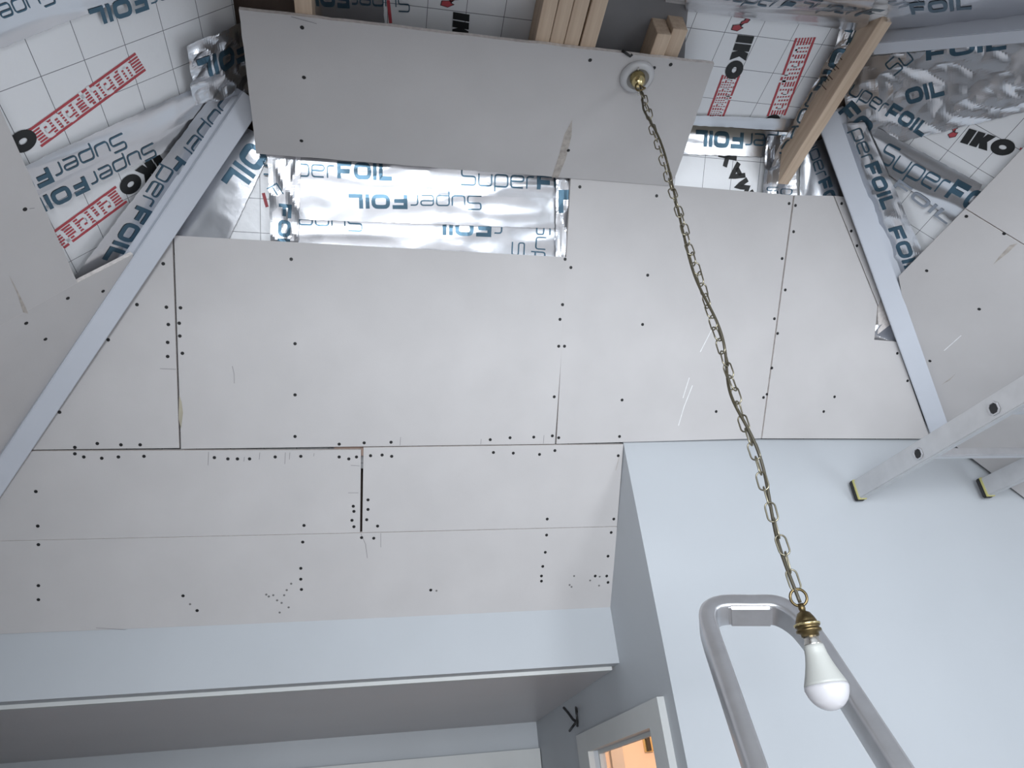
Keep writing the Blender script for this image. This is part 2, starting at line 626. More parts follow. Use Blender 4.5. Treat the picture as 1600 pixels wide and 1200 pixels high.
# ------------------------------------------------------------------ setting: floor and walls
def Z(z): return CAM.z + z * S


XR, YB, YL, YK = .793 * S, 1.895 * S, 2.288 * S, 3.66 * S
XL, XE = -1.40 * S, 2.43 * S
tag(box('floor', XL - 1.7, XE + .1, -2.6, YK + .1, -.12, 0, M_FLOOR), 'plain grey floor under the hipped ceiling', None, None, 'structure')

# right white wall, its top cut along both roof slopes
def slopeN(y): return CAM.z + (PN.c - s * y) / co
def slopeE(x): return CAM.z + (PE.c - s * x) / co


zt = slopeN(YB) + .03
xh = (PE.c - co * (zt - .03 - CAM.z)) / s
poly = [(XR, 0), (XE, 0), (XE, slopeE(XE) + .03), (xh + .02, zt), (XR, zt)]
n = len(poly)
vs = [(x, YB, z) for x, z in poly] + [(x, YB + .09, z) for x, z in poly]
fs = [tuple(range(n)), tuple(range(2 * n - 1, n - 1, -1))] + [(i, i + n, (i + 1) % n + n, (i + 1) % n) for i in range(n)]
tag(world_obj('wall_back', vs, fs, M_PAINT), 'smooth pale blue-white wall behind the hanging bulb', None, None, 'structure')

# return wall with the door opening
def ry(px, py): return PR.at(px, py).y
def rz(px, py): return PR.at(px, py).z


dy0, dy1 = ry(1026, 1138), ry(927, 1172)
dz = (rz(1026, 1138) + rz(927, 1172)) / 2
poly = [(YB + .001, 0), (dy0, 0), (dy0, dz), (dy1, dz), (dy1, 0), (YK, 0), (YK, Z(.40)), (YL + .05, Z(.44)), (YL + .03, slopeN(YL) + .02), (YB + .001, slopeN(YB) + .02)]
rects = [[poly[0], poly[1], poly[2], (dy0, Z(.40)), poly[9]],
         ]
vs, fs = [], []


def add_prism(yz, x0, x1):
    k = len(vs); m_ = len(yz)
    vs.extend([(x0, y, z) for y, z in yz] + [(x1, y, z) for y, z in yz])
    fs.append(tuple(range(k + m_ - 1, k - 1, -1)))
    fs.append(tuple(range(k + m_, k + 2 * m_)))
    for i in range(m_):
        j = (i + 1) % m_
        fs.append((k + i, k + j, k + m_ + j, k + m_ + i))


zz = lambda y: min(slopeN(y) + .02, 99)
add_prism([(YB + .09, 0), (dy0, 0), (dy0, zz(dy0)), (YB + .09, zz(YB + .09))], XR, XR + .045)
add_prism([(dy0, dz), (dy1, dz), (dy1, Z(.42)), (YL + .04, Z(.42)), (YL + .04, zz(YL + .04)), (dy0, zz(dy0))], XR, XR + .045)
add_prism([(dy1, 0), (YK + .05, 0), (YK + .05, Z(.42)), (dy1, Z(.42))], XR, XR + .045)
tag(world_obj('wall_return', vs, fs, M_PAINT), 'shaded side wall of the recess with the doorway', None, None, 'structure')

tag(box('wall_recess', XL - 1.6, XR + .1, YK, YK + .1, 0, Z(.45), M_PAINT), 'pale wall at the far end of the recess under the soffit', None, None, 'structure')
YS, ZS = -2.5, 2.80
tag(multi_box('wall_left', [(XL - .1, XL, -.2, YL, 0, Z(.55)), (XL - 1.6, XL - .1, YL - .1, YL, 0, Z(.55)), (XL - 1.7, XL - 1.6, YL - .1, YK, 0, Z(.55)),
                            (-2.3, -.62, -.3, -.2, 0, ZS), (-2.4, -2.3, YS, -.2, 0, ZS)], M_PAINT),  # cross pier is unseen, added to keep daylight off the left boards
    'pale side wall under the left roof slope, with an added pier that blocks daylight', None, None, 'structure')
tag(multi_box('wall_right', [(XE, XE + .1, .18, YB, 0, Z(.60)), (XE, XE + .1, YS, .18, 0, .88), (XE, XE + .1, YS, .18, 2.12, ZS),
                             (XE, XE + .1, YS, -1.92, .88, 2.12), (XE, XE + .1, -.68, .18, .88, 2.12)], M_PAINT),  # unseen opening, added to let the side fill in
    'pale side wall with an added opening for the side fill light, under the right roof slope', None, None, 'structure')
tag(multi_box('wall_front', [(-2.4, -1.98, YS - .1, YS, 0, ZS), (.88, XE + .1, YS - .1, YS, 0, ZS), (-1.98, .88, YS - .1, YS, 2.44, ZS)], M_PAINT),
    'wall around the wide glazed doors behind the camera', None, None, 'structure')
tag(box('ceiling', -2.4, XE + .1, YS - .1, .19, ZS, ZS + .1, M_PAINT), 'flat painted ceiling of the adjoining room behind the camera', None, None, 'structure')

# lintel, bead and soffit
zl = PL.at(968, 1036).z
lint = box('trim_1', XL - 1.6, XR, YL, YL + .055, zl, slopeN(YL) + .03, M_PAINT)
tag(lint, 'pale blue-white lintel face running below the lowest plasterboard', None, None, 'structure')
bead = box('trim_2', XL - 1.6, XR - .012, YL + .055, YL + .085, zl - .012, zl + .02, M_TRIMW)
tag(bead, 'thin white bead along the bottom edge of the lintel', None, None, 'structure')
sof = box('ceiling', XL - 1.6, XR, YL + .085, YK, zl - .006, zl + .04, M_SOFFIT)
tag(sof, 'glossy grey flat soffit of the recess beyond the lintel', None, None, 'structure')
zp = Plane((0, 1, 0), 3.62, (1, 0, 0)).at(842, 1169).z
pel = multi_box('trim_3', [(XL - 1.6, XR - .004, 3.62 * S, YK, zp - .12, zp)], M_TRIMW)
tag(pel, 'white head casing board on the far recess wall', None, None, 'structure')
box('panel_edge', XL + .1, XR - .075, 3.62 * S - .008, 3.62 * S, zp - .12, zp - .07, M_TRIMW, pel)

# door casing and warm closet behind it
dr = empty('door_1', (XR, (dy0 + dy1) / 2, 0))
tag(dr, 'white doorway casing with warm lit room beyond', None, None, 'structure')
oy0, oy1, oz = ry(1037, 1088), ry(908, 1149), (rz(1037, 1088) + rz(908, 1149)) / 2
box('casing_side', XR - .022, XR, oy0, dy0, 0, oz, M_TRIMW, dr)
box('casing_side', XR - .022, XR, dy1, oy1, 0, oz, M_TRIMW, dr)
box('casing_head', XR - .022, XR, dy0, dy1, dz, oz, M_TRIMW, dr)
box('stop_bead', XR + .018, XR + .032, dy0, dy0 + .012, 0, dz, M_TRIMW, dr)
box('stop_bead', XR + .018, XR + .032, dy1 - .012, dy1, 0, dz, M_TRIMW, dr)
box('stop_bead', XR + .018, XR + .032, dy0 + .012, dy1 - .012, dz - .012, dz, M_TRIMW, dr)
cx0, cx1, cy0, cy1, cz = XR + .045, XR + 1.05, YB + .09, YK - .2, 2.42
closet = tag(multi_box('wall_closet', [(cx1, cx1 + .08, cy0, cy1, 0, cz), (cx0, cx1, cy1, cy1 + .08, 0, cz),
                              (cx0, cx1 + .08, cy0, cy1 + .08, cz, cz + .06)], M_PEACH),
    'peach coloured walls of the small room seen through the doorway', None, None, 'structure')
pc = Plane((0, 1, 0), (cy1 - .02) / S, (1, 0, 0))
xA, xB2 = pc.at(956, 1185).x, pc.at(975, 1185).x
tag(box('trim_4', xA, xB2, cy1 - .02, cy1, 0, cz, M_TRIMW), 'cream upright casing inside the warm lit room', None, None, 'structure')
hp_ = pc.at(1014, 1163)
catch = box('cupboard_catch', hp_.x - .022, hp_.x + .022, cy1 - .012, cy1 + .001, hp_.z - .032, hp_.z + .032, M_BRASSL, closet)
catch['label'] = 'small brass and black catch'
box('keeper', hp_.x - .012, hp_.x + .006, cy1 - .03, cy1 - .012, hp_.z - .028, hp_.z + .03, M_BLACK, catch)

ll = bpy.data.lights.new('closet_lamp_light', 'POINT')
ll.energy = 11
ll.color = (1.0, 0.62, 0.40)
ll.shadow_soft_size = .06
lo = bpy.data.objects.new('closet_lamp_light', ll)
lo.location = ((cx0 + cx1) / 2, cy0 + .75, 2.2)
col.objects.link(lo)


# ------------------------------------------------------------------ roof: one structure object per slope
def slope_root(plane, u0, u1, v0, v1, name, label):
    d = D_INS[id(plane)] - .075
    c = [(u0, v0), (u1, v0), (u1, v1), (u0, v1)]
    vs = [plane.world(u, v, d) for u, v in c] + [plane.world(u, v, d - .05) for u, v in c]
    me = mesh(name, [v for v in vs], BOXF, M_DECK)
    o = link(name, me)
    return tag(o, label, None, None, 'structure')


def vrange(plane, z0, z1):
    # v of the plane at heights z0, z1 (survey units)
    f = lambda z: (z * S - plane.n.z * plane.c) / plane.v.z
    return f(z0), f(z1)


a, b = vrange(PN, .50, 1.90)
CN = slope_root(PN, -1.7 * S, 2.7 * S, a, b, 'ceiling', 'sloping main ceiling of screwed plasterboards facing the camera')
a, b = vrange(PE, .45, 1.90)
CE = slope_root(PE, -2.6 * S, .6 * S, a, b, 'ceiling', 'right hand sloping ceiling with foil insulation and two plasterboards')
a, b = vrange(PW, .45, 1.90)
CW = slope_root(PW, -.6 * S, 2.6 * S, a, b, 'ceiling', 'left hand sloping ceiling with foil insulation and plasterboards')
a, b = vrange(PS, 1.02, 1.90)
CS = slope_root(PS, -2.7 * S, 1.7 * S, a, b, 'ceiling', 'sloping foil covered ceiling above the right hand top beam')
CF = link('ceiling', mesh('ceiling', box_pts(-.75 * S, 1.8 * S, .45 * S, 1.6 * S, Z(1.69) + .075, Z(1.69) + .12), BOXF, M_DECK))
tag(CF, 'narrow flat ceiling strip between the slopes, open to insulation', None, None, 'structure')

BM = [M_BOARD, M_GYPSUM]
IM = [M_FOILB, M_CORE]
T = .0125

# --- main slope, insulation behind the boards
insN = Panel('insulation_board', PN, [(300, 228), (452, 236), (455, 395), (240, 395)], D_INS[id(PN)], .05, IM, CN, (407, 364))
insNm = Panel('insulation_board', PN, [(454, 220), (905, 262), (900, 430), (456, 395)], D_INS[id(PN)] - .004, .05, IM, CN, (640, 393))
insNr = Panel('insulation_board', PN, [(1000, 190), (1262, 205), (1345, 330), (1000, 330)], D_INS[id(PN)], .05, IM, CN, (1102, 246))
insNl = Panel('insulation_board', PN, [(220, 396), (905, 432), (905, 330), (1350, 335), (1500, 720), (-60, 740)], D_INS[id(PN)], .05, IM, CN)

tN1 = Tape(PN, [(425, 215), (896, 250), (893, 316), (428, 300)], -.034, CN, .0034, 3)
tN2 = Tape(PN, [(440, 296), (893, 311), (890, 358), (440, 342)], -.031, CN, .0030, 5)
tN3 = Tape(PN, [(440, 334), (890, 350), (890, 408), (440, 386)], -.036, CN, .0030, 8)
tN4 = Tape(PN, [(418, 236), (470, 240), (466, 396), (424, 392)], -.027, CN, .0050, 11)
tN5 = Tape(PN, [(868, 258), (897, 262), (893, 412), (868, 408)], -.024, CN, .0050, 13)
tN6 = Tape(PN, [(378, 195), (428, 225), (345, 400), (255, 395)], -.036, CN, .0016, 15)
tN7 = Tape(PN, [(1062, 182), (1246, 189), (1228, 246), (1035, 240)], -.036, CN, .0020, 17)
tN8 = Tape(PN, [(1196, 212), (1238, 212), (1244, 312), (1190, 312)], -.030, CN, .0080, 19)
tN9 = Tape(PN, [(1250, 225), (1296, 215), (1345, 330), (1248, 330)], -.034, CN, .0035, 21)

tN1.text('SuperFOIL', (412, 273), (612, 283), 27)
tN1.text('SuperFOIL', (720, 289), (925, 301), 27)
tN2.text('SuperFOIL', (752, 306), (545, 303), 22)
tN3.text('Super', (566, 336), (449, 331), 26)
tN3.text('rFOIL', (784, 348), (676, 343), 23)
tN3.text('Super', (839, 345), (832, 450), 22)
tN3.text('Super', (800, 378), (795, 480), 20)
tN4.text('FOIL', (436, 318), (433, 400), 20)
tN4.text('F', (416, 293), (428, 312), 20, [THIN])
tN5.text('L', (874, 300), (874, 332), 16, [.45])
tN6.text('FOIL', (408, 192), (346, 281), 40)
tN7.text('SuperFOIL', (1256, 213), (1088, 203), 25)
tN8.text('FOIL', (1238, 205), (1222, 268), 14)
tN8.text('SO', (1197, 304), (1238, 306), 12, [THIN, THIN])
tN9.text('uperFOIL', (1258, 220), (1296, 345), 20)
lettering('MAX', [.30] * 3, (1179, 302), (1139, 225), 22, insNr, M_BLACK, gap=.04)
lettering('', None, (409, 302), (415, 324), 5, insN, M_RED, 'printed_bars', shapes=(*quad_shape([(0, 0, 1, 1)]), 1.0))

# --- main slope, plasterboards
b1 = Panel('plasterboard', PN, [(269, 371), (280, 700), (18, 703), (-4, 703), (238, 371)], 0, T, BM, CN)
b2 = Panel('plasterboard', PN, [(272, 368), (888, 402), (867, 693.6), (283, 701.4)], .0008, T, BM, CN)
b3 = Panel('plasterboard', PN, [(892, 276), (1239.5, 305), (1189, 685), (869.5, 693.6)], .0012, T, BM, CN)
b4 = Panel('plasterboard', PN, [(1242, 305), (1302, 306), (1371, 478), (1366, 531), (1401, 534), (1453, 685.5), (1191, 685)], .0005, T, BM, CN)
b4s = Panel('plasterboard', PN, [(1303.5, 306), (1323, 308), (1381, 455), (1372.5, 477)], -.004, T, BM, CN, jitter=.0008)
bA = Panel('plasterboard', PN, [(-210, 706.3), (281, 703.8), (564, 703), (562.5, 832.2), (-210, 849.8)], 0, T, BM, CN)
bA2 = Panel('plasterboard', PN, [(568, 699.4), (868, 695.4), (974, 694.6), (964, 822.2), (566, 832)], .0008, T, BM, CN)
bB = Panel('plasterboard', PN, [(-220, 850.4), (563, 833), (964, 823), (956, 952), (-220, 999.5)], 0, T, BM, CN)
bat = Panel('batten', PN, [(522, 690), (590, 690), (590, 712), (522, 712)], -.02, .02, [mat('pink_timber', (.42, .30, .25), .8, noise_amt=.1)] * 2, CN)

screws(b1, [(255, 412), (214, 476), (260, 480), (263, 507), (262, 535), (262, 557), (169, 531), (93, 644), (117, 699), (152, 693), (189, 695), (219, 695)])
screws(b2, [(282, 481), (280, 505), (281, 525), (285, 552), (455, 405), (461, 537), (461, 617), (461, 682), (530, 694), (569, 692), (611, 691),
            (766, 687), (797, 684), (834, 683), (863, 681), (883, 405), (879, 476), (875, 499), (866, 620), (873, 541)])
screws(b3, [(892, 418), (906, 292), (1026, 306), (1012, 430), (1004, 507), (972, 625), (968, 682), (873, 684), (1222, 404), (1233, 318), (1210, 498),
            (1206, 575), (1193, 621), (1119, 643), (882, 541)])
screws(b4, [(1243, 321), (1240, 362), (1227, 453), (1215, 521), (1304, 620), (1198, 616), (1287, 643), (1402, 552), (1418, 595)])
screws(b4s, [(1315, 318), (1330, 361), (1339, 384)])
screws(bA, [(56, 768), (59, 822), (117, 709), (131, 714), (159, 716), (185, 714), (225, 713), (335, 715), (356, 717), (371, 717), (390, 717),
            (430, 714), (470, 713), (475, 821), (530, 714), (545, 717), (557, 714), (552, 791), (553, 799), (550, 813), (553, 823)])
screws(bA2, [(579, 712), (597, 711), (612, 713), (575, 781), (575, 796), (573, 812), (590, 822), (771, 707), (802, 708), (843, 710), (867, 704),
             (966, 712), (855, 811), (959, 811)])
screws(bB, [(60, 851), (60, 915), (60, 937), (473, 847), (470, 888), (470, 905), (471, 921), (565, 840), (584, 841), (854, 836), (852, 863),
            (848, 885), (846, 900), (846, 908), (955, 832), (950, 869), (948, 900), (950, 910), (930, 900), (308, 954), (286, 931), (673, 922)])
screws(bB, [(416, 929), (420, 932), (427, 930), (433, 938), (440, 942), (448, 922), (455, 912), (444, 930), (451, 949), (437, 957), (297, 944),
            (682, 923), (897, 900), (922, 907), (890, 914), (893, 917), (936, 915), (937, 901)], HOLE, 'screw_hole')
marks(bA, [[(326, 706), (325, 727)], [(382, 714), (381, 721)], [(406, 707), (405, 718)], [(446, 707), (445, 725)], [(453, 707), (452, 718)],
           [(491, 708), (490, 713)], [(548, 727), (562, 728)], [(544, 770), (560, 770)]])
marks(bA2, [[(962, 735), (968, 712)]], .002, M_SCUFF)
marks(bB, [[(564, 834), (571, 850), (574, 872)], [(595, 833), (595, 855)], [(150, 981), (215, 985)]])
marks(b2, [[(626, 683), (625, 696)], [(752, 686), (751, 694)], [(850, 680), (849, 693)], [(363, 572), (366, 585), (366, 599)]])
marks(b1, [[(250, 576), (275, 577)]])
marks(b3, [[(1077, 590), (1067, 622)], [(1082, 602), (1069, 635), (1060, 665)], [(1112, 515), (1094, 550)]], .003, M_CHALK, 'chalk_scratch')
marks(b4, [[(1183, 525), (1175, 540)]], .002, M_CHALK, 'chalk_scratch')
scuff(b2, [[(280, 618), (284, 628), (286, 645), (283, 670), (279, 655)]], mat('damp_scuff', (.36, .33, .26), .95, noise_amt=.2))

# torn corner behind the right beam: crumpled foil and a plaster offcut
tNt = Tape(PN, [(1366, 508), (1408, 500), (1415, 545), (1362, 545)], -.022, CN, .0070, 23, .004)
off = Panel('plaster_offcut', PN, [(1372, 478), (1384, 455), (1402, 500), (1372, 522)], -.014, .02, [M_GYPSUM, M_GYPSUM], CN, jitter=.002)

# --- flat strip
dF = D_INS[id(PF)]
insF = Panel('insulation_board', PF, [(1082, -60), (1372, -40), (1240, 203), (1058, 192)], dF, .06, IM, CF, (1184, 57))
insF2 = Panel('insulation_board', PF, [(497, -110), (842, -90), (842, 200), (500, 200)], dF, .06, IM, CF, (668, 12))
rdg = Panel('ridge_plate', PF, [(935, -90), (1079, -70), (1066, 150), (920, 150)], dF + .012, .02, [M_GREY, M_GREY], CF)
tF1 = Tape(PS, [(1068, -75), (1385, -60), (1352, 50), (1072, 16)], .010, CS, .0028, 31)
tF2 = Tape(PF, [(1200, 262), (1240, 262), (1385, 20), (1318, 35)], dF + .014, CF, .0130, 33, .006)
tF3 = Tape(PF, [(1076, 179), (1250, 186), (1242, 204), (1060, 194)], dF + .004, CF, .0030, 35)
tF4 = Tape(PF, [(480, -60), (596, -40), (604, 90), (488, 90)], dF + .006, CF, .0025, 37)
tF1.text('SuperF', (1122, -2), (1232, 12), 18)
tF1.text('SuperF', (1240, 10), (1352, 26), 18)
tF2.text('FOILSuper', (1322, 40), (1212, 248), 26)
tF4.text('SuperFOIL', (640, -8), (470, -20), 26)
thermal_logo((1128, 117), (1103, 184), 27, insF)
iko((1153, 54), (1130, 122), 25, insF)
emblem((1143, 51), (1172, 41), 14, insF)
thermal_logo((1227, 180), (1275, 58), 27, insF)
iko((1212, 203), (1222, 178), 22, insF, 'O', 0)
iko((708, 18), (705, 85), 26, insF2)
emblem((690, 13), (722, 6), 16, insF2)
lettering('', None, (604, 0), (608, 36), 5, insF2, M_RED, 'printed_bars', shapes=(*quad_shape([(0, 0, 1, 1)]), 1.0))
thermal_logo((838, 20), (835, 190), 27, insF2)

bT = Panel('plasterboard', PF, [(373, 15), (1116, 100), (1050, 291), (400, 240)], 0, T, BM, CF, jitter=.0012)
screws(bT, [(472, 43), (475, 121), (471, 220), (922, 94), (1022, 106), (1048, 101), (888, 235)])
marks(bT, [[(455, 26), (495, 37)]])
scuff(bT, [[(894, 187), (893, 212), (884, 248), (872, 278), (862, 277), (874, 240), (882, 210)]])

# --- right slope
dE = D_INS[id(PE)]
insE = Panel('insulation_board', PE, [(1300, 40), (1700, 10), (1700, 300), (1590, 262), (1500, 350), (1330, 215)], dE, .05, IM, CE, (1435, 208))
insE2 = Panel('insulation_board', PE, [(1320, 215), (1330, 216), (1520, 362), (1500, 480), (1440, 500), (1390, 420)], dE - .003, .05, IM, CE, (1437, 360))
insE3 = Panel('insulation_board', PE, [(1440, 500), (1500, 480), (1700, 250), (1700, 900), (1540, 760)], dE, .05, IM, CE)
tE3 = Tape(PE, [(1318, 92), (1640, 60), (1640, 165), (1330, 240)], dE + .004, CE, .0045, 41)
tE1 = Tape(PE, [(1372, 200), (1535, 288), (1500, 352), (1345, 240)], dE + .007, CE, .0028, 43)
tE2 = Tape(PE, [(1300, 195), (1352, 190), (1450, 410), (1408, 450)], dE + .010, CE, .0040, 45)
tE1.text('SuperFOIL', (1370, 250), (1560, 352), 33)
tE1.text('FOIL', (1395, 290), (1478, 350), 16, [.22] * 4, mat('faded_ink', (.24, .27, .32), .5, noise_amt=.05))
tE2.text('perFOIL', (1330, 205), (1380, 327), 22)
tE2.text('FOIL', (1388, 357), (1420, 432), 22)
tE3.text('OIL', (1418, 164), (1476, 148), 24)
tE3.text('SuperFOIL', (1310, 136), (1440, 214), 24)
tE3.text('FOIL', (1448, 94), (1572, 76), 20)
tE3.text('FO', (1310, 175), (1345, 215), 28)
tE3.text('Su', (1398, 118), (1430, 92), 24)
iko((1500, 222), (1576, 246), 25, insE)
emblem((1488, 218), (1505, 202), 14, insE)
thermal_logo((1580, 254), (1720, 300), 27, insE)


def px_of(p):
    q = Vector(p) - CAM
    return (800 + FPX * q.dot(RIGHT) / q.dot(FWD), 600 - FPX * q.dot(UP) / q.dot(FWD))


yj = PE.at(1508.3, 326).y                       # joint between the two boards, down to the eaves
xt = PE.at(1509, 325.5).x
j_far = px_of((XE, yj, slopeE(XE)))
w_far = px_of((XE, YB, slopeE(XE)))
f_far = px_of((XE, .30, slopeE(XE)))
f_top = px_of((xt, .58, slopeE(xt)))
f_mid = px_of((xt + .28, .30, slopeE(xt + .28)))
eA = Panel('plasterboard', PE, [(1404, 432), (1507.5, 327), (j_far[0] - 1, j_far[1] + 1), w_far, (1484, 690), (1440, 640)], 0, T, BM, CE)
eB = Panel('plasterboard', PE, [(1509, 325.5), f_top, f_mid, f_far, j_far], .0008, T, BM, CE)
screws(eA, [(1510, 338), (1569, 365), (1448, 423), (1530, 483), (1453, 564), (1492, 664)])
scuff(eA, [[(1590, 380), (1575, 395), (1552, 413), (1562, 400), (1578, 383)], [(1494, 583), (1484, 594), (1471, 601), (1486, 590)]])
marks(eA, [[(1502, 524), (1475, 548)]], .003, M_CHALK, 'chalk_scratch')

# --- left slope
dW = D_INS[id(PW)]
insW = Panel('insulation_board', PW, [(-160, 40), (340, -190), (372, 60), (330, 150), (60, 275), (-120, 200)], dW, .05, IM, CW, (132, 94))
insW2 = Panel('insulation_board', PW, [(40, 290), (330, 155), (360, 175), (215, 420), (70, 470)], dW - .003, .05, IM, CW, (125, 290))
insW3 = Panel('insulation_board', PW, [(-160, 250), (20, 230), (110, 470), (215, 425), (-60, 740), (-160, 700)], dW, .05, IM, CW)
tW1 = Tape(PW, [(30, 262), (345, 118), (352, 160), (50, 300)], dW + .010, CW, .0030, 51)
tW2 = Tape(PW, [(40, 292), (350, 150), (330, 205), (55, 328)], dW + .006, CW, .0024, 53)
tW3 = Tape(PW, [(338, 140), (402, 150), (208, 412), (110, 440)], dW + .015, CW, .0010, 55)
tW4 = Tape(PW, [(-60, 100), (290, -40), (290, -140), (-60, 0)], dW + .006, CW, .0022, 57)
tW5 = Tape(PW, [(288, 70), (400, 20), (405, 140), (300, 160)], dW + .020, CW, .0120, 59, .006)
tW1.text('SuperFOIL', (190, 207), (-25, 305), 24)
tW2.text('SuperFOIL', (238, 222), (40, 318), 22)
tW3.text('SuperF', (353, 147), (262, 262), 24)
tW3.text('perFOIL', (254, 258), (160, 404), 26)
tW5.text('SuperFOIL', (480, 24), (302, 90), 28)
tW4.text('SuperFOIL', (76, -22), (-110, 46), 28)
tW4.text('SuperFOIL', (330, -46), (137, 14), 26)
thermal_logo((65, 230), (228, 110), 35, insW)
iko((28, 245), (64, 219), 32, insW, 'O', 0)
thermal_logo((180, 290), (-20, 435), 32, insW2)
iko((247, 238), (181, 288), 26, insW2, 'IKO', 0)



def slopeW(x): return CAM.z + (PW.c + s * x) / co


yw, xw = PW.at(122, 444).y, PW.at(-2, 165).x
k_far = px_of((XL + .01, yw, slopeW(XL + .01)))
c_far = px_of((XL + .01, YL, slopeW(XL + .01)))
n_far = px_of((XL + .01, .62, slopeW(XL + .01)))
n_top = px_of((xw, .62, slopeW(xw)))
wA = Panel('plasterboard', PW, [n_top, (-2, 165), (122, 444), k_far, n_far], 0, T, BM, CW)
wB = Panel('plasterboard', PW, [(k_far[0] - 1, k_far[1] + 2), (124, 440), (208, 397), (205, 420), c_far], .0002, T, BM, CW)
screws(wA, [(39, 327)])
screws(wB, [(106, 466), (161, 455), (41, 505), (71, 530)])
scuff(wA, [[(14, 430), (24, 448), (40, 480), (44, 490), (36, 488), (28, 462)]])
marks(wA, [[(46, 326), (54, 325)]])

# --- rear slope sliver
insS = Panel('insulation_board', PS, [(1040, -120), (1760, -120), (1760, 18), (1345, 62), (1040, 20)], 0.0, .05, IM, CS, (1300, -40))
tS1 = Tape(PS, [(1392, -40), (1660, -70), (1660, 20), (1385, 46)], .008, CS, .0025, 61)
tS1.text('FOIL', (1425, 21), (1518, 12), 18)
tS1.text('Su', (1405, 10), (1440, 2), 12)


# ------------------------------------------------------------------ hip beams
def hip_beam(pl1, pl2, pa, pb, ext_a, ext_b, width, proud, depth, label, flange):
    nb = (pl1.n + pl2.n).normalized()
    # a point of the hip line
    line = pl1.n.cross(pl2.n).normalized()
    Amat = Matrix((pl1.n, pl2.n, line))
    p0 = Amat.inverted() @ Vector((pl1.c, pl2.c, 0))
    k = nb.dot(p0) - proud

    def hit(x, y):
        ray = RIGHT * ((x - 800) / FPX) - UP * ((y - 600) / FPX) + FWD
        return CAM + ray * (k / nb.dot(ray))
    A, B = hit(*pa), hit(*pb)
    d = (B - A).normalized()
    A, B = A - d * ext_a, B + d * ext_b
    side = d.cross(nb).normalized()
    root = empty('hip_beam', A if A.z < B.z else B)
    tag(root, label, 'beam', 'painted hip beams')

    def bar(nm, w0, w1, n0, n1, m):
        vs = []
        for q in (A, B):
            for ws, ns in ((w0, n0), (w1, n0), (w1, n1), (w0, n1)):
                vs.append(q + side * ws + nb * ns)
        bm = bmesh.new()
        bv = [bm.verts.new(v - root.location) for v in vs]
        for f in ((0, 1, 2, 3), (7, 6, 5, 4), (0, 4, 5, 1), (1, 5, 6, 2), (2, 6, 7, 3), (3, 7, 4, 0)):
            bm.faces.new([bv[i] for i in f])
        bmesh.ops.recalc_face_normals(bm, faces=bm.faces)
        bmesh.ops.bevel(bm, geom=bm.edges[:], offset=.002, segments=2, affect='EDGES')
        me = bpy.data.meshes.new(nm); bm.to_mesh(me); bm.free()
        me.materials.append(m)
        return link(nm, me, root)
    bar('beam_face', -width / 2, width / 2, 0, depth, M_BEAM)
    bar('flange', -width / 2 - flange[0], width / 2 + flange[1], depth * .55, depth + .02, M_BEAM)
    return root


hip_beam(PN, PW, (138, 540), (265, 350), .98, .42, .060, .035, .04, 'painted beam running up the left hip beside the printed foil', (-.004, .016))
hip_beam(PN, PE, (1444, 605), (1335, 300), .20, .27, .064, .035, .04, 'painted beam running up the right hip above the ladder', (.022, -.006))
hip_beam(PS, PE, (1600, 57), (1400, 74), .5, .06, .044, .095, .12, 'painted beam at the top right below the shadowed foil', (0.0, 0.0))


# ------------------------------------------------------------------ ceiling joists
def joist(xc, w, y0, y1, zbot, h, label, slant=True):
    """timber along y, its far end cut to the roof pitch"""
    k = h * co / s if slant else 0
    y1t = y1 - k
    vs = [(xc - w / 2, y0, zbot), (xc + w / 2, y0, zbot), (xc + w / 2, y1, zbot), (xc - w / 2, y1, zbot),
          (xc - w / 2, y0, zbot + h), (xc + w / 2, y0, zbot + h), (xc + w / 2, y1t, zbot + h), (xc - w / 2, y1t, zbot + h)]
    o = world_obj('ceiling_joist', vs, BOXF, M_WOOD)
    bm = bmesh.new(); bm.from_mesh(o.data)
    bmesh.ops.bevel(bm, geom=bm.edges[:], offset=.0015, segments=1, affect='EDGES')
    bm.to_mesh(o.data); bm.free()
    o['label'] = label; o['category'] = 'joist'; o['group'] = 'pine ceiling joists above the flat strip'
    return o


zb = Z(1.594) + T + .001
PJ = Plane((0, 0, 1), 1.594 + T / S, (1, 0, 0))


def jx(px, py): return PJ.at(px, py).x


def jy(px, py): return PJ.at(px, py).y


hJ = Z(1.69) - zb - .001
yE = 1.30 * S
for xa, xb_, py, lab in ((460, 487, 12, 'lone pine joist above the left end of the flat board'),
                         (841, 864, 40, 'leftmost pine joist of the bundle of three touching joists'),
                         (865, 887.5, 40, 'middle pine joist of the bundle of three touching joists'),
                         (888.5, 912, 40, 'rightmost pine joist of the bundle of three touching joists'),
                         (915, 940, 40, 'single pine joist just right of the bundle of three')):
    joist((jx(xa, py) + jx(xb_, py)) / 2, abs(jx(xb_, py) - jx(xa, py)), .62 * S, yE, zb, hJ, lab)
joist((jx(1025, 60) + jx(1047, 62)) / 2, .040, jy(1036, 54), yE, zb, hJ, 'short cut pine joist end beside the grey ridge plate')
joist((jx(1049, 62) + jx(1072, 64)) / 2, .042, jy(1062, 50), yE, zb + .012, hJ - .012, 'short cut pine joist end next to the logo printed foil board')
js = joist((jx(1244, 268) + jx(1226, 268)) / 2, .038, .45 * S, jy(1232, 288), zb - .004, .10, 'long stained pine joist crossing crumpled foil at the right')
ws = [(-.0, .30, .07), (0, .318, .03), (0, .33, .075), (0, .345, .03)]
jp = js.location
stamp = []
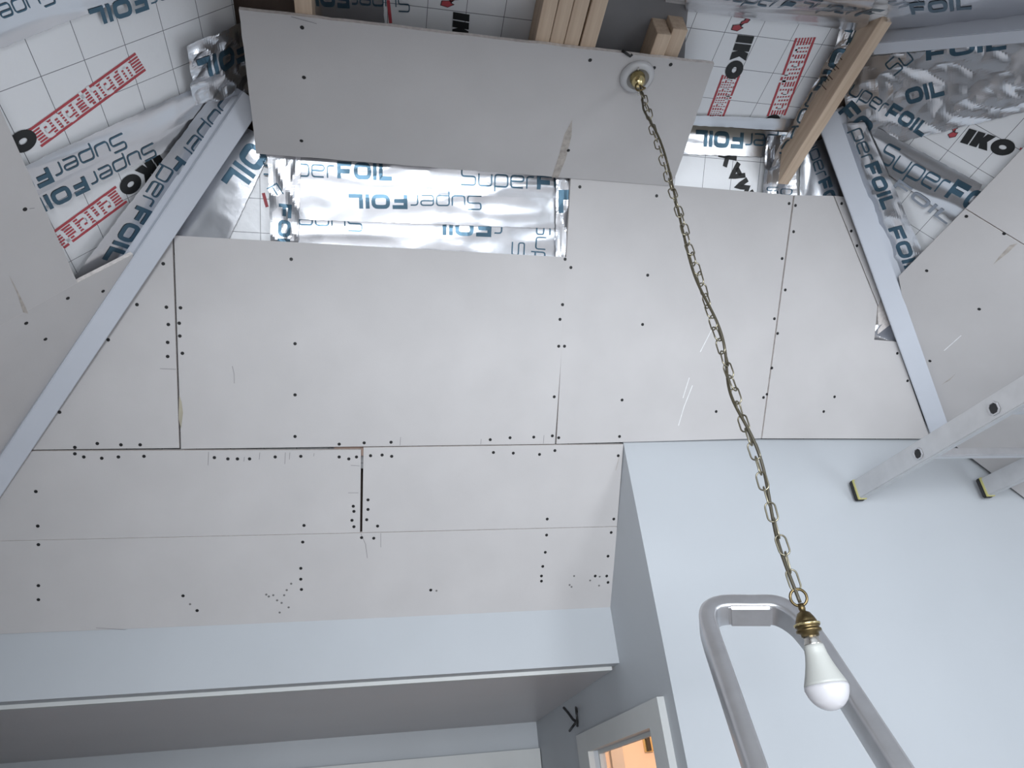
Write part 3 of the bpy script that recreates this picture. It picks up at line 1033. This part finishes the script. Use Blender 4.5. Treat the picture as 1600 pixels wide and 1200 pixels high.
for i in range(9):
    y0 = PJ.at(1305, 130).y - jp.y + (i - 4) * .011
    z0 = .052 + .012 * math.sin(i * 2.1)
    stamp.append([(-.0196, y0, z0), (-.0196, y0 + .003, z0), (-.0196, y0 + .009, z0 + .034), (-.0196, y0 + .006, z0 + .034)])
sv, sfc = [], []
for q in stamp:
    k = len(sv); sv += q; sfc.append((k, k + 1, k + 2, k + 3))
link('grading_stamp', mesh('grading_stamp', sv, sfc, mat('stamp_brown', (.12, .075, .055), .8, noise_amt=.1)), js)


# ------------------------------------------------------------------ pendant light
def tube_pts(path, r, n=8, closed=False):
    vs, fs = [], []
    m = len(path)
    prev = None
    for i, p in enumerate(path):
        a = path[i - 1] if (closed or i) else p
        b = path[(i + 1) % m] if (closed or i < m - 1) else p
        t = (b - a).normalized()
        if prev is None:
            x = t.orthogonal().normalized()
        else:
            x = (prev - t * prev.dot(t)).normalized()
        prev = x
        y = t.cross(x)
        rr = r[i] if isinstance(r, list) else r
        for k in range(n):
            an = 2 * math.pi * k / n
            vs.append(p + x * math.cos(an) * rr + y * math.sin(an) * rr)
    for i in range(m if closed else m - 1):
        j = (i + 1) % m
        for k in range(n):
            l = (k + 1) % n
            fs.append((i * n + k, i * n + l, j * n + l, j * n + k))
    if not closed:
        fs.append(tuple(range(n - 1, -1, -1)))
        fs.append(tuple((m - 1) * n + k for k in range(n)))
    return vs, fs


def tube(name, path, r, m, parent, n=8, closed=False):
    v, f = tube_pts([Vector(p) for p in path], r, n, closed)
    return link(name, mesh(name, v, f, m, smooth=True), parent)


def lathe(name, prof, m, parent, n=32, midx=None):
    vs, fs = [], []
    for r, z in prof:
        for k in range(n):
            a = 2 * math.pi * k / n
            vs.append((r * math.cos(a), r * math.sin(a), z))
    for i in range(len(prof) - 1):
        for k in range(n):
            l = (k + 1) % n
            fs.append((i * n + k, (i + 1) * n + k, (i + 1) * n + l, i * n + l))
    fs.append(tuple(range(n)))
    fs.append(tuple(range(len(prof) * n - 1, (len(prof) - 1) * n - 1, -1)))
    me = mesh(name, vs, fs, m, smooth=True)
    bm = bmesh.new(); bm.from_mesh(me); bmesh.ops.recalc_face_normals(bm, faces=bm.faces); bm.to_mesh(me); bm.free()
    return link(name, me, parent)


rose_c = PF.at(995, 119)
ray0 = RIGHT * ((1256 - 800) / FPX) - UP * ((930 - 600) / FPX) + FWD
hx, hy = ray0.x / math.hypot(ray0.x, ray0.y), ray0.y / math.hypot(ray0.x, ray0.y)
Dh = math.hypot(rose_c.x, rose_c.y)
PX, PY = rose_c.x, rose_c.y


def zat(px, py):
    ray = RIGHT * ((px - 800) / FPX) - UP * ((py - 600) / FPX) + FWD
    return CAM.z + Dh * ray.z / math.hypot(ray.x, ray.y)


z_rose = rose_c.z
z_ring = zat(1256, 930)                 # ring of the lamp holder
pend = empty('pendant_light', (PX, PY, z_rose))
tag(pend, 'bare bulb hanging on a long antique brass chain from the flat board', 'pendant light')


def rel(p): return Vector(p) - pend.location


# clear rose cover, brass boss and hook
ros = lathe('rose_cover', [(.0, 0), (.046, 0), (.048, -.003), (.046, -.008), (.040, -.013), (.031, -.016), (.029, -.014), (.038, -.010), (.042, -.006), (.0, -.003)], M_ROSE, pend, 40)
lathe('rose_boss', [(.0, -.004), (.020, -.004), (.021, -.012), (.017, -.020), (.019, -.026), (.012, -.034), (.008, -.040), (0, -.041)], M_BRASSL, pend, 24)
hook = [Vector((.013 * math.cos(t), .004 * math.sin(2 * t), -.050 + .013 * math.sin(t))) for t in [i * 2 * math.pi / 20 for i in range(20)]]
tube('hook_ring', hook, .0022, M_BRASS, pend, 8, True)
for sx in (-1, 1):
    tube('rose_screw', [(sx * .010, sx * .026, -.018), (sx * .014, sx * .040, -.026)], .0022, M_NICKEL, ros, 8)
# chain
LP, LW, LR = .0300, .0085, .0016
def link_mesh():
    path = []
    hl = LP / 2 + .0012 - LW + LR
    for i in range(9):
        t = math.pi * i / 8
        path.append(Vector((LW * math.cos(t), 0, hl + LW * math.sin(t))))
    for i in range(9):
        t = math.pi + math.pi * i / 8
        path.append(Vector((LW * math.cos(t), 0, -hl + LW * math.sin(t))))
    v, f = tube_pts(path, LR, 6, True)
    return mesh('chain_link', v, f, M_CHAIN, smooth=True)


CL = link_mesh()
ztop, zbot_ = -.062, z_ring - z_rose + .012
nl = int(round((ztop - zbot_) / LP))
pitch = (ztop - zbot_) / nl
for i in range(nl):
    o = link('chain_link', CL, pend)
    o.location = (.0012 * math.sin(i * .9), .0012 * math.cos(i * 1.3), ztop - pitch * (i + .5))
    o.rotation_euler = (random.uniform(-.05, .05), random.uniform(-.05, .05), (i % 2) * math.pi / 2 + .55 + i * .05)
# flex winding through the links
path = []
zz0, zz1 = -.02, z_ring - z_rose - .01
for i in range(161):
    t = i / 160
    am = .0085 * min(1, t * 12, (1 - t) * 12)
    an = t * 21 + 1.3 * math.sin(t * 9)
    path.append(Vector((am * math.cos(an), am * math.sin(an), zz0 + (zz1 - zz0) * t)))
tube('flex_cable', path, .0029, M_CABLE, pend, 8)

# lamp holder
zr = z_ring - z_rose
zc = lambda px, py: zat(px, py) - z_rose
ringp = [Vector((.0125 * math.cos(t) * hy * 1.0, -.0125 * math.cos(t) * hx, zr - .002 + .0135 * math.sin(t))) for t in [i * 2 * math.pi / 24 for i in range(24)]]
hold = lathe('lamp_holder', [(0, zr - .012), (.005, zr - .012), (.0055, zr - .020), (.0045, zr - .024), (.010, zr - .027), (.014, zr - .034), (.0165, zr - .040), (.0165, zr - .043), (.0195, zr - .044),
                      (.0195, zr - .048), (.0175, zr - .049), (.0175, zr - .052), (.0195, zr - .053), (.0195, zr - .056), (.0140, zr - .058), (.0135, zr - .063), (0, zr - .063)], M_BRASS, pend)
tube('holder_loop', ringp, .0023, M_BRASS, hold, 8, True)
lathe('collar_ring', [(0.0178, zr - .0435), (.0205, zr - .0438), (.0205, zr - .0462), (.0178, zr - .0466)], M_BRASSL, hold)
zk = zr - .056
bulb = lathe('light_bulb', [(0, zk), (.0108, zk), (.0112, zk - .016), (.0135, zk - .020), (.0150, zk - .021), (.0158, zk - .026), (.0156, zk - .027), (.0164, zk - .030), (.0162, zk - .031),
                            (.0172, zk - .036), (.0205, zk - .048), (.0255, zk - .062), (.0305, zk - .074), (.0318, zk - .078), (0, zk - .078)], M_PLASTIC, pend, 40)
lathe('bulb_cap', [(0, zk + .001), (.0113, zk + .001), (.0117, zk - .014), (.0140, zk - .0185), (.0140, zk - .0208), (0, zk - .0208)], M_NICKEL, bulb)
dome = [(.0, zk - .0781), (.0318, zk - .0781)]
for i in range(1, 13):
    t = i / 12 * math.pi / 2
    dome.append((.0325 * math.cos(t) if i > 1 else .0326, zk - .0781 - .036 * math.sin(t)))
lathe('diffuser_dome', dome, M_DIFF, bulb, 40)

# ------------------------------------------------------------------ leaning ladder on the right
PB2 = Plane((0, 1, 0), 1.895, (1, 0, 0))
f1 = PB2.at(1341, 766, .03)
f2 = PB2.at(1541, 772, .03)
rayd = (RIGHT * ((605 - 800) / FPX) - UP * ((1205 - 600) / FPX) + FWD).normalized()
LD = -rayd
RX = (f2 - f1); RX.z = 0
RX = (RX - LD * RX.dot(LD)); wid = RX.length; RX.normalize()
LN = RX.cross(LD).normalized()                       # across the stile's broad face
if LN.z < 0: LN = -LN
lad = empty('extension_ladder', f1)
tag(lad, 'aluminium rung ladder with black feet propped against the pale wall', 'ladder')
LEN, SH, ST = 1.80, .066, .026


def obox(name, c, ax, ay, az, hx_, hy_, hz_, m, parent, bev=.002):
    bm = bmesh.new()
    vv = [bm.verts.new(c - parent_loc(parent) + ax * (a * hx_) + ay * (b * hy_) + az * (g * hz_)) for a, b, g in
          ((-1, -1, -1), (1, -1, -1), (1, 1, -1), (-1, 1, -1), (-1, -1, 1), (1, -1, 1), (1, 1, 1), (-1, 1, 1))]
    for f in BOXF:
        bm.faces.new([vv[i] for i in f])
    bmesh.ops.recalc_face_normals(bm, faces=bm.faces)
    if bev:
        bmesh.ops.bevel(bm, geom=bm.edges[:], offset=bev, segments=2, affect='EDGES')
    me = bpy.data.meshes.new(name); bm.to_mesh(me); bm.free()
    me.materials.append(m)
    return link(name, me, parent)


def parent_loc(p):
    q = p.location.copy()
    while p.parent is not None:
        p = p.parent; q += p.location
    return q


stiles = []
for k, base in enumerate((f1, f1 + RX * wid)):
    st = obox('stile', base + LD * (LEN / 2), LD, RX, LN, LEN / 2, ST / 2, SH / 2, M_ALUD, lad, .003)
    fc = obox('foot_cap', base - LD * .006, LD, RX, LN, .010, ST / 2 + .003, SH / 2 + .003, M_RUBBER_BORE, lad, .004)
    obox('cap_rim', base + LD * .0065, LD, RX, LN, .004, ST / 2 + .0025, SH / 2 + .0025, M_YELLOW, fc, .001)
    stiles.append(st)
# rungs: square tubes that pass through the stiles and are flared at their ends
def hole_t(px, py):
    best = None
    for i in range(2000):
        t = i * .0008
        q = f1 + LD * t - RX * ST / 2 - CAM
        x = 800 + FPX * q.dot(RIGHT) / q.dot(FWD)
        if best is None or abs(x - px) < best[0]:
            best = (abs(x - px), t)
    return best[1]


t1, t2 = hole_t(1434, 715), hole_t(1552, 643)
tt = t1
ri = 0
RQ = (LD + LN).normalized(); RQ2 = (LD - LN).normalized()
while tt < LEN - .05:
    c = f1 + LD * tt + RX * (wid / 2) - LN * .004
    hw = .0135
    rung = obox('rung', c, RX, LD, LN, wid / 2 - ST / 2 - .001, hw, hw, M_ALU, lad, .004)
    for e in (-1, 1):
        cc = c + RX * e * (wid / 2 + (ST / 2 + .0008))
        # flared end: a square ring, its bore a black face painted for shade
        vs, fs = [], []
        cor = [(-1, -.5), (-1, .5), (-.5, 1), (.5, 1), (1, .5), (1, -.5), (.5, -1), (-.5, -1)]
        for rr, dep in ((.0180, 0), (.0172, .0026), (.0140, .0026), (.0132, .0006)):
            for a, b in cor:
                vs.append(cc + LD * (a * rr) + LN * (b * rr) + RX * (e * dep) - parent_loc(rung))
        for q in range(3):
            for i in range(8):
                j = (i + 1) % 8
                fs.append((q * 8 + i, q * 8 + j, (q + 1) * 8 + j, (q + 1) * 8 + i))
        fs.append(tuple(range(24, 32)))
        me = mesh('rung_end', vs, fs, [M_ALU, M_RUBBER_BORE], [0] * 24 + [1])
        bm = bmesh.new(); bm.from_mesh(me); bmesh.ops.recalc_face_normals(bm, faces=bm.faces); bm.to_mesh(me); bm.free()
        link('rung_end', me, rung)
    tt += t2 - t1

# ------------------------------------------------------------------ stepladder with hoop behind the bulb
top_ray = RIGHT * ((1185 - 800) / FPX) - UP * ((957 - 600) / FPX) + FWD
top = CAM + top_ray * (1.42 * S / math.hypot(top_ray.x, top_ray.y))
VPd = (RIGHT * ((797 - 800) / FPX) - UP * ((81 - 600) / FPX) + FWD).normalized()     # rails run up along this
HX = Vector((VPd.y, -VPd.x, 0)).normalized()
if HX.dot(RIGHT) < 0: HX = -HX
HN = VPd.cross(HX).normalized()
if HN.dot(FWD) < 0: HN = -HN
kp = HN.dot(top - CAM)


def onhoop(px, py):
    ray = RIGHT * ((px - 800) / FPX) - UP * ((py - 600) / FPX) + FWD
    return CAM + ray * (kp / HN.dot(ray))


ctrl = [(1182, 1196), (1148, 1100), (1113, 1000)]
ctrl_pts = [onhoop(x, y) for x, y in [(1113, 1003), (1106, 975), (1112, 960), (1133, 953), (1175, 953), (1212, 954), (1240, 968), (1262, 990), (1285, 1022)]]
# smooth the bend
def catmull(P, n=6):
    out = []
    for i in range(len(P) - 1):
        p0, p1, p2, p3 = P[max(0, i - 1)], P[i], P[i + 1], P[min(len(P) - 1, i + 2)]
        for k in range(n):
            t = k / n
            out.append(.5 * ((2 * p1) + (p2 - p0) * t + (2 * p0 - 5 * p1 + 4 * p2 - p3) * t * t + (3 * p1 - p0 - 3 * p2 + p3) * t ** 3))
    out.append(P[-1])
    return out


lf, rt = onhoop(1176, 1190), onhoop(1386, 1180)
ld = (lf - ctrl_pts[0]).normalized(); rd = (rt - ctrl_pts[-1]).normalized()
def to_floor(p, d): return p + d * ((.02 - p.z) / d.z)


path = [to_floor(ctrl_pts[0], ld)] + [ctrl_pts[0] + ld * .25] + catmull(ctrl_pts) + [ctrl_pts[-1] + rd * .25] + [to_floor(ctrl_pts[-1], rd)]
base = (path[0] + path[-1]) / 2; base.z = 0
step = empty('step_ladder', base)
tag(step, 'aluminium ladder with a rounded hoop top standing behind the bulb', 'ladder')


def sweep(name, path, wx, wn, m, parent, closed=False):
    """rounded rectangular profile swept in the hoop's plane"""
    prof = []
    for cx, cz_, a0 in ((1, 1, 0), (-1, 1, 90), (-1, -1, 180), (1, -1, 270)):
        for k in range(4):
            a = math.radians(a0 + 30 * k)
            r = min(wx, wn) * .42
            prof.append((cx * (wx - r) + r * math.cos(a), cz_ * (wn - r) + r * math.sin(a)))
    n = len(prof)
    vs, fs = [], []
    for i, p in enumerate(path):
        t = ((path[i + 1] if i < len(path) - 1 else p) - (path[i - 1] if i else p)).normalized()
        sd = t.cross(HN).normalized()
        for a, b in prof:
            vs.append(p + sd * a + HN * b - parent_loc(parent))
    for i in range(len(path) - 1):
        for k in range(n):
            l = (k + 1) % n
            fs.append((i * n + k, i * n + l, (i + 1) * n + l, (i + 1) * n + k))
    fs.append(tuple(range(n))); fs.append(tuple((len(path) - 1) * n + k for k in range(n)))
    me = mesh(name, vs, fs, m, smooth=True)
    bm = bmesh.new(); bm.from_mesh(me); bmesh.ops.recalc_face_normals(bm, faces=bm.faces); bm.to_mesh(me); bm.free()
    return link(name, me, parent)


sweep('hoop_rail', path, .0165, .029, M_ALU, step)
# flattened grip pressed into the top bar
g0, g1 = onhoop(1138, 961), onhoop(1206, 961)
gm = (g0 + g1) / 2 + VPd * -.002
obox('grip_plate', gm, (g1 - g0).normalized(), VPd, HN, (g1 - g0).length / 2, .006, .027, M_ALU, step, .005)
for z in (.3, .58, .86, 1.14):
    pl_, pr_ = ctrl_pts[0] + ld * ((z - ctrl_pts[0].z) / ld.z), ctrl_pts[-1] + rd * ((z - ctrl_pts[-1].z) / rd.z)
    ax = (pr_ - pl_).normalized(); fwd = Vector((-ax.y, ax.x, 0))
    obox('tread', (pl_ + pr_) / 2, ax, fwd, Vector((0, 0, 1)), (pr_ - pl_).length / 2 - .012, .04, .012, M_ALU, step, .003)
for q in (path[0], path[-1]):
    obox('rubber_foot', Vector((q.x, q.y, .016)), Vector((1, 0, 0)), Vector((0, 1, 0)), Vector((0, 0, 1)), .03, .035, .016, M_RUBBER_BORE, step, .004)

# ------------------------------------------------------------------ cable stubs on the return wall
def rp(px, py, d=.012): return PR.at(px, py, d)


cb = empty('cable_stub', rp(899, 1125, 0))
tag(cb, 'black cable ends poking out of the shaded wall beside the doorway', 'cable')
cl = lambda P: [Vector(p) - cb.location for p in P]
tube('cable_tail', cl([rp(900, 1104, -.01), rp(901, 1112, .03), rp(902, 1128, .025), rp(902, 1134, .02)]), .0055, M_WIRE, cb)
tube('cable_tail', cl([rp(881, 1106, .03), rp(888, 1114, .03), rp(895, 1124, .025), rp(901, 1128, .02)]), .0055, M_WIRE, cb)
tube('cable_tail', cl([rp(890, 1142, .03), rp(895, 1135, .03), rp(900, 1129, .022)]), .005, M_WIRE, cb)
# flex end poking out above the flat board
wr = empty('wire_end', PF.at(985, 88, .0))
tag(wr, 'short black wire end lying on the flat board edge above the rose', 'wire')
tube('wire', [p - wr.location for p in (PF.at(972, 79, -.004), PF.at(978, 83, .004), PF.at(985, 88, .006), PF.at(988, 85, .004))], .0035, M_WIRE, wr)
